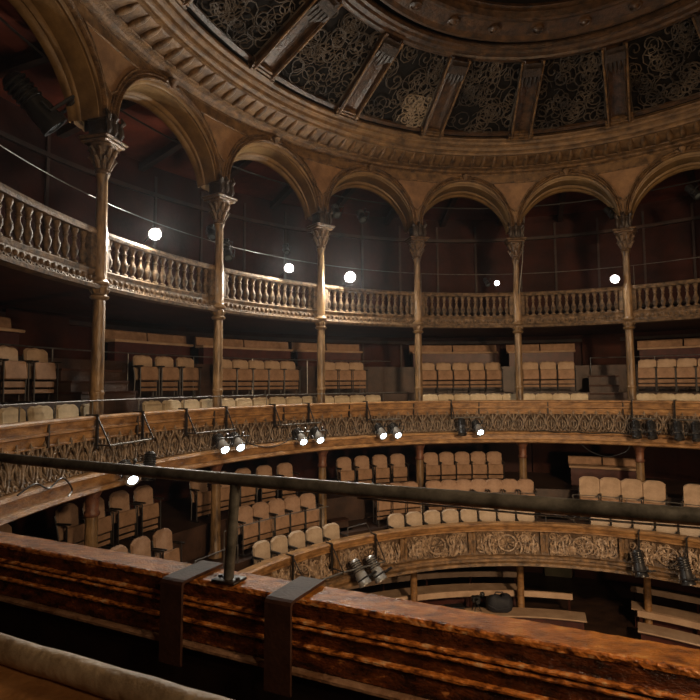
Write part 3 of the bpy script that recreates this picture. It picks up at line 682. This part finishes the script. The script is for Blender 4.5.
# aisle steps
def steps(t0, t1, Rs, zs, lab):
    tm = (t0 + t1) / 2; root = thing('aisle_steps', lab, 'steps', W(tm, Rs[0], zs[0]))
    for k in range(len(Rs) - 1):
        mb = MB(); ring(mb, [(Rs[k], zs[k]), (Rs[k], zs[k + 1] - .035), (Rs[-1], zs[k + 1] - .035), (Rs[-1], zs[k])], t0, t1); mb.build('riser', 'floor', root)
        mb = MB(); ring(mb, [(Rs[k] - .004, zs[k + 1] - .035), (Rs[k] - .004, zs[k + 1]), (Rs[-1], zs[k + 1]), (Rs[-1], zs[k + 1] - .035)], t0 - .1, t1 + .1); mb.build('tread', 'seatwood' if False else 'strap', root)
steps(12.5, 17.5, [1.075, 1.10, 1.13, 1.16, 1.19], [4.62, 4.95, 5.44, 5.65, 5.9], 'dark aisle steps at the right of middle balcony')
steps(-81.5, -73.5, [1.10, 1.13, 1.16, 1.19], [5.46, 5.62, 5.8, 6.0], 'dark aisle steps beside the leftmost tall column')
steps(-41.5, -38.0, [.90, .925, .95, .98, 1.01], [1.88, 2.05, 2.23, 2.42, 2.6], 'dark aisle steps in the lower balcony, left')
steps(2.0, 7.0, [.90, .925, .95, .98, 1.01], [1.88, 2.05, 2.23, 2.42, 2.6], 'dark aisle steps in the lower balcony, right')
for lab, pts in (('thin rail beside lower balcony steps, left of middle', [(-41.8, .87, 1.9), (-41.8, .87, 2.65), (-37.6, .87, 2.68), (-35.5, .90, 2.4), (-35.5, .90, 1.9)]),
                 ('thin rail at the dark doorway on lower balcony', [(2.2, .88, 1.9), (2.2, .88, 2.6), (6.0, .9, 2.65), (8.5, .92, 2.4), (8.5, .92, 1.9)]),
                 ('thin rail beside the left block of lower balcony', [(-72, .92, 1.9), (-72, .92, 2.75), (-66, .92, 2.75), (-63.5, .92, 2.75), (-63.5, .92, 1.9)]),
                 ('thin rail in the gap at middle of middle balcony', [(-28, 1.08, 4.62), (-28, 1.08, 5.5), (-22.8, 1.08, 5.5), (-22.8, 1.08, 4.62)])):
    mb = MB(); mb.tube([W(*p) for p in pts], .013, 6); tag(mb.build('aisle_rail', 'rail'), lab, 'rail')

# ------------------------------------------------------------------ spotlights and their brackets
def spot_proto(name, lens, body):
    root = thing(name, '', 'spotlight')
    mb = MB(); mb.lathe([(.045, -.20), (.06, -.18), (.065, -.02), (.072, 0), (.075, .09), (.082, .10), (.082, .125), (.056, .125), (.056, .10)], 14); mb.build('housing', body, root, local=True)
    mb = MB()
    for k in range(5): z = -.17 + k * .028; mb.lathe([(.066, z), (.074, z + .004), (.074, z + .010), (.066, z + .014)], 14)
    mb.build('cooling_fins', 'black', root, local=True)
    mb = MB(); mb.lathe([(.055, .10), (.053, .112), (.035, .119), (.01, .121)], 14); mb.build('lens', lens, root, local=True)
    mb = MB(); mb.tube([(-.095, 0, .0), (-.10, -.0, .06), (-.10, -.16, .06), (.10, -.16, .06), (.10, 0, .06), (.095, 0, 0)], .010, 6); mb.tube([(0, -.16, .06), (0, -.23, .06)], .016, 8); mb.build('yoke', 'black', root, local=True)
    return register(root)
LITS = spot_proto('spotlight', 'lit', 'alu'); DARK = spot_proto('spotlight', 'dimglass', 'black')
GREY = spot_proto('spotlight', 'dimglass', 'alu')
first = {id(LITS): True, id(DARK): True, id(GREY): True}
def aim_rot(loc, target):
    d = (Vector(target) - Vector(loc)).normalized()
    zax = d; xax = Vector((0, 0, 1)).cross(zax).normalized(); yax = zax.cross(xax)
    # local -Y (yoke) should go up
    m = Matrix((-xax, -yax, zax)).transposed()
    return m.to_euler()
def put_spot(P, loc, target, label, group, scale=1.0):
    if first[id(P)]: first[id(P)] = False; o = P
    else: o = copy_tree(P)
    o.location = loc; o.rotation_euler = aim_rot(loc, target); o.scale = (scale,) * 3
    o['label'] = label; o['group'] = group; return o
sp = [(-84.2, 4.44, 0, 'spotlight glaring white just behind the foreground rail, left'), (-80.6, 4.44, 1, 'unlit black spotlight beside the leftmost glaring one'),
      (-66.6, 4.63, 0, 'lit spotlight, left of the pair below second bracket'), (-63.4, 4.63, 0, 'lit spotlight, right of the pair below second bracket'),
      (-50.0, 4.60, 0, 'lit spotlight, left one of the third pair on balcony'), (-46.3, 4.60, 0, 'lit spotlight, right one of the third pair on balcony'),
      (-32.3, 4.60, 0, 'lit spotlight, left one of pair at balcony middle'), (-29.0, 4.60, 0, 'lit spotlight, right one of pair at balcony middle'),
      (-14.4, 4.62, 1, 'unlit black spotlight left of the single lit one'), (-10.9, 4.62, 0, 'single lit spotlight right of the balcony middle'),
      (20.2, 4.60, 1, 'unlit black spotlight under the right column, leftmost of four'), (22.9, 4.60, 1, 'unlit black spotlight at right, second of four'),
      (27.4, 4.60, 1, 'unlit black spotlight at right, third of four'), (30.3, 4.60, 1, 'unlit black spotlight at right edge, fourth of four')]
for t, z, dark, lab in sp:
    loc = W(t, .925, z)
    if dark: tgt = loc + Vector((0, -.35, -1)) - nrm(t) * .15
    else: tgt = loc + (CAM - loc).normalized() * .62 - nrm(t) * .12 + Vector((.30, 0, -.62))
    o = put_spot(DARK if dark else LITS, loc, tgt, lab, 'spotlights on the middle balcony front', 1.3)
def bracket(t, R0, zt, zb, out, lab, bar=None, pos=0):
    root = thing('lamp_bracket', lab, 'bracket', W(t, R0, zt), rotz(t), 'lamp brackets on the balcony fronts')
    n = nrm(t); p = W(t, R0, zt)
    mb = MB(); mb.box(W(t, R0, (zt + zb) / 2) - n * .03, (.03, .035, zt - zb + .06), rotz(t)); mb.box(W(t, R0, zt + .03) + n * .05, (.03, .2, .025), rotz(t)); mb.build('upright', 'iron', root)
    mb = MB(); q = W(t, R0, zb + .02) - n * out; mb.tube([p - n * .03, q], .012, 6); mb.tube([W(t, R0, zb + .02), q], .012, 6); mb.build('strut', 'iron', root)
    if bar:
        mb = MB(); a = W(t, R0, zb + .02) - n * out; b = W(bar, R0, zb + .02) - nrm(bar) * out; mb.tube([a, b], .016, 8); mb.build('cross_bar', 'rail_dim', root)
bk = [(-87.2, -80, 'lamp bracket on the middle balcony, leftmost with pipe'), (-79.6, None, 'second lamp bracket from left on the middle balcony'), (-71.7, -63.8, 'lamp bracket left of the second lit pair'), (-64, None, 'lamp bracket directly above the second lit pair'),
      (-54.2, -45.6, 'lamp bracket left of the third lit pair'), (-47.0, None, 'lamp bracket above the third lit pair'), (-34.4, -27.5, 'lamp bracket above the middle lit pair'), (-16, -9.6, 'lamp bracket above the single lit spotlight'),
      (19.6, 23.8, 'lamp bracket under the right column'), (26.8, 31, 'lamp bracket at the right edge of balcony')]
for t, bar, lab in bk: bracket(t, .964, 5.27, 4.86, .24, lab, bar)
# lower balcony lamps and triangular brackets
for t, dark, lab in ((-43.8, 1, 'grey unlit spotlight on lower balcony truss, left'), (-39.8, 1, 'grey unlit spotlight on lower balcony truss, right'), (20.0, 1, 'black spotlight on lower balcony front above right post'), (28.6, 1, 'black spotlight on lower balcony front at right edge')):
    loc = W(t, .755, 1.95 if t < 0 else 1.95); put_spot(GREY if t < 0 else DARK, loc, loc + Vector((.45 if t < 0 else .05, -.25, -.7)), lab, 'spotlights on the lower balcony front', 1.6)
for t, bar, lab in ((-58.0, -49, 'triangular lamp bracket on lower balcony, left'), (-48.6, -38.2, 'triangular lamp bracket on lower balcony, middle'), (-38.0, None, 'triangular lamp bracket on lower balcony, right'), (20.0, None, 'hanging lamp bracket on lower balcony above right post'), (28.6, None, 'hanging lamp bracket on lower balcony at right edge')):
    bracket(t, .806, 2.53, 2.08, .38, lab, bar)
# lamps in the top gallery under the arches
for t, R, z, s, lab in ((-88.9, 1.09, 9.75, 2.6, 'large black stage lamp hanging in the left arch'), (-38.0, 1.06, 10.05, 1.3, 'black lamp under the arch above the largest glare, left'), (-32.6, 1.06, 10.02, 1.3, 'black lamp under the arch above the largest glare, right'), (-62.0, 1.08, 8.9, 1.2, 'black lamp behind the second column'), (17.2, 1.04, 10.0, 1.1, 'small black lamp high beside the right column'), (31.0, 1.06, 10.2, 1.3, 'black lamp high at the right edge'), (-58.5, 1.10, 8.75, 1.1, 'black lamp low behind the second column, right one'), (-60.5, 1.04, 8.45, 1.2, 'black lamp resting just above the second column balustrade'), (-43.0, 1.04, 9.9, 1.0, 'black lamp tucked behind the third column top'), (-48.0, 1.07, 8.9, .9, 'small black lamp over the middle work lamp'), (-7.3, 1.0, 8.33, .8, 'small unlit lamp beside lit one on right balustrade')):
    loc = W(t, R, z); put_spot(DARK, loc, loc + (Vector((.25, -.45, -.6)) if s < 2 else Vector((.5, .55, -.7))) , lab, 'lamps of the top gallery', s)
mb = MB(); mb.tube([W(t, 1.075, 10.5) for t in range(-108, 58, 2)], .02, 6)
tag(mb.build('lighting_pipe', 'iron'), 'black pipe behind the arches carrying the stage lamps', 'pipe')
# bright work lamps clamped in front of the balustrade, each in an open hood turned to the stage
def work(t, R, z, r, m, lab):
    loc = W(t, R, z); d = (Vector((-1.0, -6.5, 3.2)) - loc).normalized()
    root = thing('work_lamp', lab, 'lamp', loc, 0, 'lit work lamps of the top gallery', rot=d.to_track_quat('Z', 'Y').to_euler())
    mb = MB(); mb.ball((0, 0, 0), r, 12); mb.build('bulb', m, root, local=True)
    mb = MB(); mb.lathe([(r * .3, -r * 1.35), (r * .9, -r * 1.25), (r * 1.25, -r * .7), (r * 1.4, 0), (r * 1.45, r * .15), (r * 1.38, r * .15), (r * 1.2, -r * .6), (r * .85, -r * 1.15), (r * .3, -r * 1.25)], 20); mb.build('hood', 'black', root, local=True)
    mb = MB(); a = W(t, R + .018, z - .02); mb.tube([loc - d * r * 1.3, a, W(t, 1.006, 8.14 if z > 8.1 else z)], .012, 6); mb.build('clamp_arm', 'iron', root)
work(-77.3, .973, 8.25, .07, 'work', 'dazzling work lamp on the balustrade, leftmost')
work(-51.3, .958, 8.25, .07, 'work', 'dazzling work lamp on the balustrade, middle one')
work(-37.9, .959, 8.25, .09, 'work', 'dazzling work lamp on the balustrade, third from left')
work(17.5, .965, 8.21, .075, 'work_s', 'small round lit lamp beside the right column')
work(-5.8, .952, 8.25, .05, 'work_s', 'tiny lit lamp at the middle of the balustrade')
# cables
for lab, pts in (('loose cable hanging below the right of the middle balcony', [(10, .95, 4.24), (12, .955, 4.05), (15, .96, 3.95), (18, .955, 4.08), (19, .95, 4.24)]),
                 ('cable lying along the middle balcony lower edge at right', [(0, .947, 4.52), (3, .946, 4.545), (6, .947, 4.50), (9, .946, 4.53), (12, .947, 4.50), (16, .946, 4.53), (20, .946, 4.50)]),
                 ('tangled cable on the balcony edge, far left', [(-100, .945, 4.52), (-98, .94, 4.6), (-96, .94, 4.50), (-94, .94, 4.58), (-92, .945, 4.4), (-93, .94, 4.33)]),
                 ('cable drooping between lit pairs on balcony front', [(-62, .945, 4.7), (-59, .945, 4.52), (-55, .942, 4.45), (-51, .945, 4.6), (-49, .95, 4.8)])):
    mb = MB(); P = [W(*p) for p in pts]; Q = []
    for i in range(len(P) - 1):
        p0 = P[max(i - 1, 0)]; p1 = P[i]; p2 = P[i + 1]; p3 = P[min(i + 2, len(P) - 1)]
        for k in range(5):
            s = k / 5; Q.append(.5 * ((2 * p1) + (p2 - p0) * s + (2 * p0 - 5 * p1 + 4 * p2 - p3) * s * s + (3 * p1 - p0 - 3 * p2 + p3) * s ** 3))
    Q.append(P[-1]); mb.tube(Q, .011, 5); tag(mb.build('cable', 'black'), lab, 'cable')

# ------------------------------------------------------------------ bag and gear on the stalls bench
bag = thing('bag', 'navy blue cloth bag lying on the pale stalls bench', 'bag', W(-7.6, .905, .33), rotz(-7.2))
mb = MB(); rows = []
for i in range(9):
    a = i / 8 * PI; rows.append([(.33 * math.copysign(abs(math.cos(b)) ** .6, math.cos(b)) * (.02 + math.sin(a)) ** .38 * (1 - .10 * i / 8 + .05 * math.sin(3 * b)), .16 * math.copysign(abs(math.sin(b)) ** .6, math.sin(b)) * (.02 + math.sin(a)) ** .38, .19 - .19 * math.cos(a) + .035 * math.sin(2 * b + .5) * i / 8) for b in [2 * PI * k / 20 for k in range(20)]])
mb.grid(rows, closed_u=True, smooth=True); mb.build('body', 'bagcloth', bag, local=True)
mb = MB(); mb.tube([(-.15, -.05, .36), (-.1, -.08, .47), (.05, -.1, .48), (.12, -.05, .38)], .015, 6); mb.tube([(-.3, -.15, .2), (-.1, -.19, .1), (.2, -.18, .16)], .014, 6); mb.build('strap', 'bagcloth', bag, local=True)
gear = thing('camera', 'small black camera on a stubby tripod beside the bag', 'camera', W(-12.6, .905, .33), rotz(-12))
mb = MB(); mb.box((0, 0, .30), (.20, .14, .14), bev=.02); mb.build('body', 'black', gear, local=True)
mb = MB(); mb.box((.16, 0, .40), (.09, .10, .09), bev=.015); mb.tube([(.08, 0, .36), (.15, 0, .4)], .02, 8); mb.build('viewfinder', 'black', gear, local=True)
mb = MB(); mb.tube([(0, -.08, .30), (0, -.2, .30)], .05, 10); mb.build('lens', 'black', gear, local=True)
for a in (0, 2.1, 4.2):
    mb = MB(); mb.tube([(0, 0, .24), (.13 * math.cos(a), .13 * math.sin(a), 0.008)], .012, 6); mb.build('leg', 'black', gear, local=True)
case = thing('equipment_case', 'flat black equipment case on the bench left of the camera', 'case', W(-17.5, .905, .33), rotz(-17))
mb = MB(); mb.box((0, 0, .09), (.52, .26, .17), bev=.02); mb.build('body', 'black', case, local=True)
mb = MB(); mb.tube([(-.08, -.14, .1), (-.08, -.17, .1), (.08, -.17, .1), (.08, -.14, .1)], .01, 6); mb.build('handle', 'iron', case, local=True)

# ------------------------------------------------------------------ foreground parapet, rail, brackets, near ledge
U = Vector((.9602, -.2793, 0)); N = Vector((.2793, .9602, 0)); L0 = Vector((-4.319, -4.174, 0))
def F(u, n, z): return L0 + U * u + N * n + Vector((0, 0, z))
def strip(mb, prof, u0, u1, seg=40, wob=0.0, seed=1, bow=.0):
    rnd = random.Random(seed); rows = []
    us = [u0 + (u1 - u0) * k / seg for k in range(seg + 1)]
    for n, z in prof:
        rows.append([F(u, n + rnd.uniform(-wob, wob) + bow * ((u - 1.6) / 2.0) ** 2, z + rnd.uniform(-wob, wob)) for u in us])
    rows.append(rows[0]); mb.grid(rows); m = len(prof)
    mb.add([r[0] for r in rows[:m]], [tuple(range(m))]); mb.add([r[-1] for r in rows[:m]], [tuple(range(m - 1, -1, -1))])
UA, UB = -2.5, 4.6
par = thing('parapet', 'worn varnished wooden balcony parapet running across the foreground', 'parapet', F(1.5, .05, 4.0))
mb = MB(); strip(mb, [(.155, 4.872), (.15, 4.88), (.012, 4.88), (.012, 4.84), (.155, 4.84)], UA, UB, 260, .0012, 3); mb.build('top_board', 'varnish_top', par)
mb = MB(); strip(mb, [(.016, 4.880), (.004, 4.879), (.0, 4.872), (.001, 4.858), (.016, 4.855)], UA, UB, 420, .0016, 13); mb.build('upper_edge', 'worn_edge', par)
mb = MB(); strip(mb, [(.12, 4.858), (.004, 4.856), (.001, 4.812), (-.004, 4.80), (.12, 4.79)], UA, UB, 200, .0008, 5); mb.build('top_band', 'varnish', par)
mb = MB(); strip(mb, [(.0, 4.805), (-.012, 4.805), (-.019, 4.800), (-.018, 4.793), (-.010, 4.788), (.0, 4.788)], UA, UB, 420, .0016, 4); mb.build('moulding_edge', 'worn_edge', par)
mb = MB(); strip(mb, [(.0, 4.783), (-.017, 4.783), (-.023, 4.778), (-.021, 4.772), (-.012, 4.769), (.0, 4.768)], UA, UB, 420, .0012, 14); mb.build('moulding_edge', 'worn_edge', par)
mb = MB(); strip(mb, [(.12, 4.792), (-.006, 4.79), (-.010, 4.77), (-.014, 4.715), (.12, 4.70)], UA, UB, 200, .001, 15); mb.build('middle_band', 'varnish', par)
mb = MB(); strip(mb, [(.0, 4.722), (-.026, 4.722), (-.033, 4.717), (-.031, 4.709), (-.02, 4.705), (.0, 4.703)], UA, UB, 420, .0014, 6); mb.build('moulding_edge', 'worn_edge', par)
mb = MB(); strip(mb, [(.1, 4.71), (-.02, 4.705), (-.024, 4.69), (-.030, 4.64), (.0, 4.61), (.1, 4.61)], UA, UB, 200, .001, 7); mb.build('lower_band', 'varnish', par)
mb = MB(); strip(mb, [(.0, 4.635), (-.046, 4.635), (-.056, 4.629), (-.056, 4.619), (-.046, 4.614), (.0, 4.614)], UA, UB, 160, .0005, 8); mb.build('pale_bead', 'pale_bead', par)
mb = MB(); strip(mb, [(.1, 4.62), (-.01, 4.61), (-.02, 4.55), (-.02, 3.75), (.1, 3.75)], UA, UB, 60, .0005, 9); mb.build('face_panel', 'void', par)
RN, RZ = .035, 5.312
rail = thing('railing', 'black round steel handrail on a post crossing the foreground', 'railing', F(1.49, .03, 4.88))
mb = MB(); mb.tube([F(u, -.012 + .072 * ((u - 2.2) / 2.3) ** 2, RZ) for u in [UA + (UB - UA) * k / 24 for k in range(25)]], .0262, 16); mb.build('handrail', 'foot_rail', rail)
mb = MB(); mb.tube([F(1.475, .03, 4.88), F(1.535, -.004, 5.30)], .022, 12); mb.build('post', 'foot_rail', rail)
mb = MB(); mb.box(F(1.475, .035, 4.888), (.12, .09, .012), math.atan2(U.y, U.x), bev=.003)
for s in (-.045, .045): mb.lathe([(.010, 0), (.010, .008), (.004, .010)], 8, F(1.475 + s, .035, 4.894))
mb.build('foot_plate', 'void', rail)
for uc, lab in ((1.275, 'brown steel bracket strapped over the parapet left of the post'), (1.80, 'brown steel bracket strapped over the parapet right of the post')):
    root = thing('steel_bracket', lab, 'bracket', F(uc, .04, 4.88), math.atan2(U.y, U.x), 'steel brackets over the parapet')
    hw = .058; mb = MB(); pr = [(.17, 4.897), (-.07, 4.897), (-.085, 4.892), (-.092, 4.88), (-.094, 4.56), (-.082, 4.56), (-.080, 4.874), (-.074, 4.884), (.17, 4.885)]
    rows = [[F(uc - hw, n, z), F(uc + hw, n, z)] for n, z in pr]; rows.append(rows[0]); mb.grid(rows)
    m = len(pr); mb.add([F(uc - hw, n, z) for n, z in pr], [tuple(range(m))]); mb.add([F(uc + hw, n, z) for n, z in pr], [tuple(range(m - 1, -1, -1))])
    mb.build('plate', 'strap', root)
mb = MB(); mb.tube([F(u, -.014 + .072 * ((u - 2.2) / 2.3) ** 2, RZ - .030 - .003 * math.sin((u - 2.1) * 2.2) ** 2) for u in [2.1 + .1 * k for k in range(26)]], .0035, 6)
tag(mb.build('cable', 'pale_wire'), 'thin pale cable clipped under the black foreground handrail, right half', 'cable')
# near ledge at the bottom left, right in front of the viewer
E0 = Vector((-2.993, -5.677, 0))
led = thing('wooden_ledge', 'blurred pale rubbed wooden ledge at the bottom left corner', 'ledge', E0 + Vector((.5, -.2, 5.0)))
def G(u, n, z): return E0 + U * u + N * n + Vector((0, 0, z))
mb = MB(); mb.tube([G(u, -.02 + random.uniform(-.002, .002), 5.122 + random.uniform(-.002, .002)) for u in [-1.2 + k * .08 for k in range(36)]], .027, 14); mb.build('rounded_edge', 'ledge_roll', led)
mb = MB(); rows = []
for n, z in [(-.02, 5.10), (-.05, 5.094), (-.30, 5.085), (-.33, 5.07), (-.33, 4.95), (-.02, 4.95)]:
    rows.append([G(-1.2 + k * .1, n, z) for k in range(29)])
rows.append(rows[0]); mb.grid(rows); mb.build('ledge_board', 'ledge', led)

# a few bits of the viewer's own balcony
mb = MB(); vs = [F(UA, -.02, 3.9), F(UB, -.02, 3.9), F(UB, -4.5, 3.9), F(UA, -4.5, 3.9)]
mb.add(vs + [v + Vector((0, 0, -.15)) for v in vs], [(0, 1, 2, 3), (7, 6, 5, 4), (0, 4, 5, 1), (1, 5, 6, 2), (2, 6, 7, 3), (3, 7, 4, 0)]); struct(mb, 'floor', 'floor')
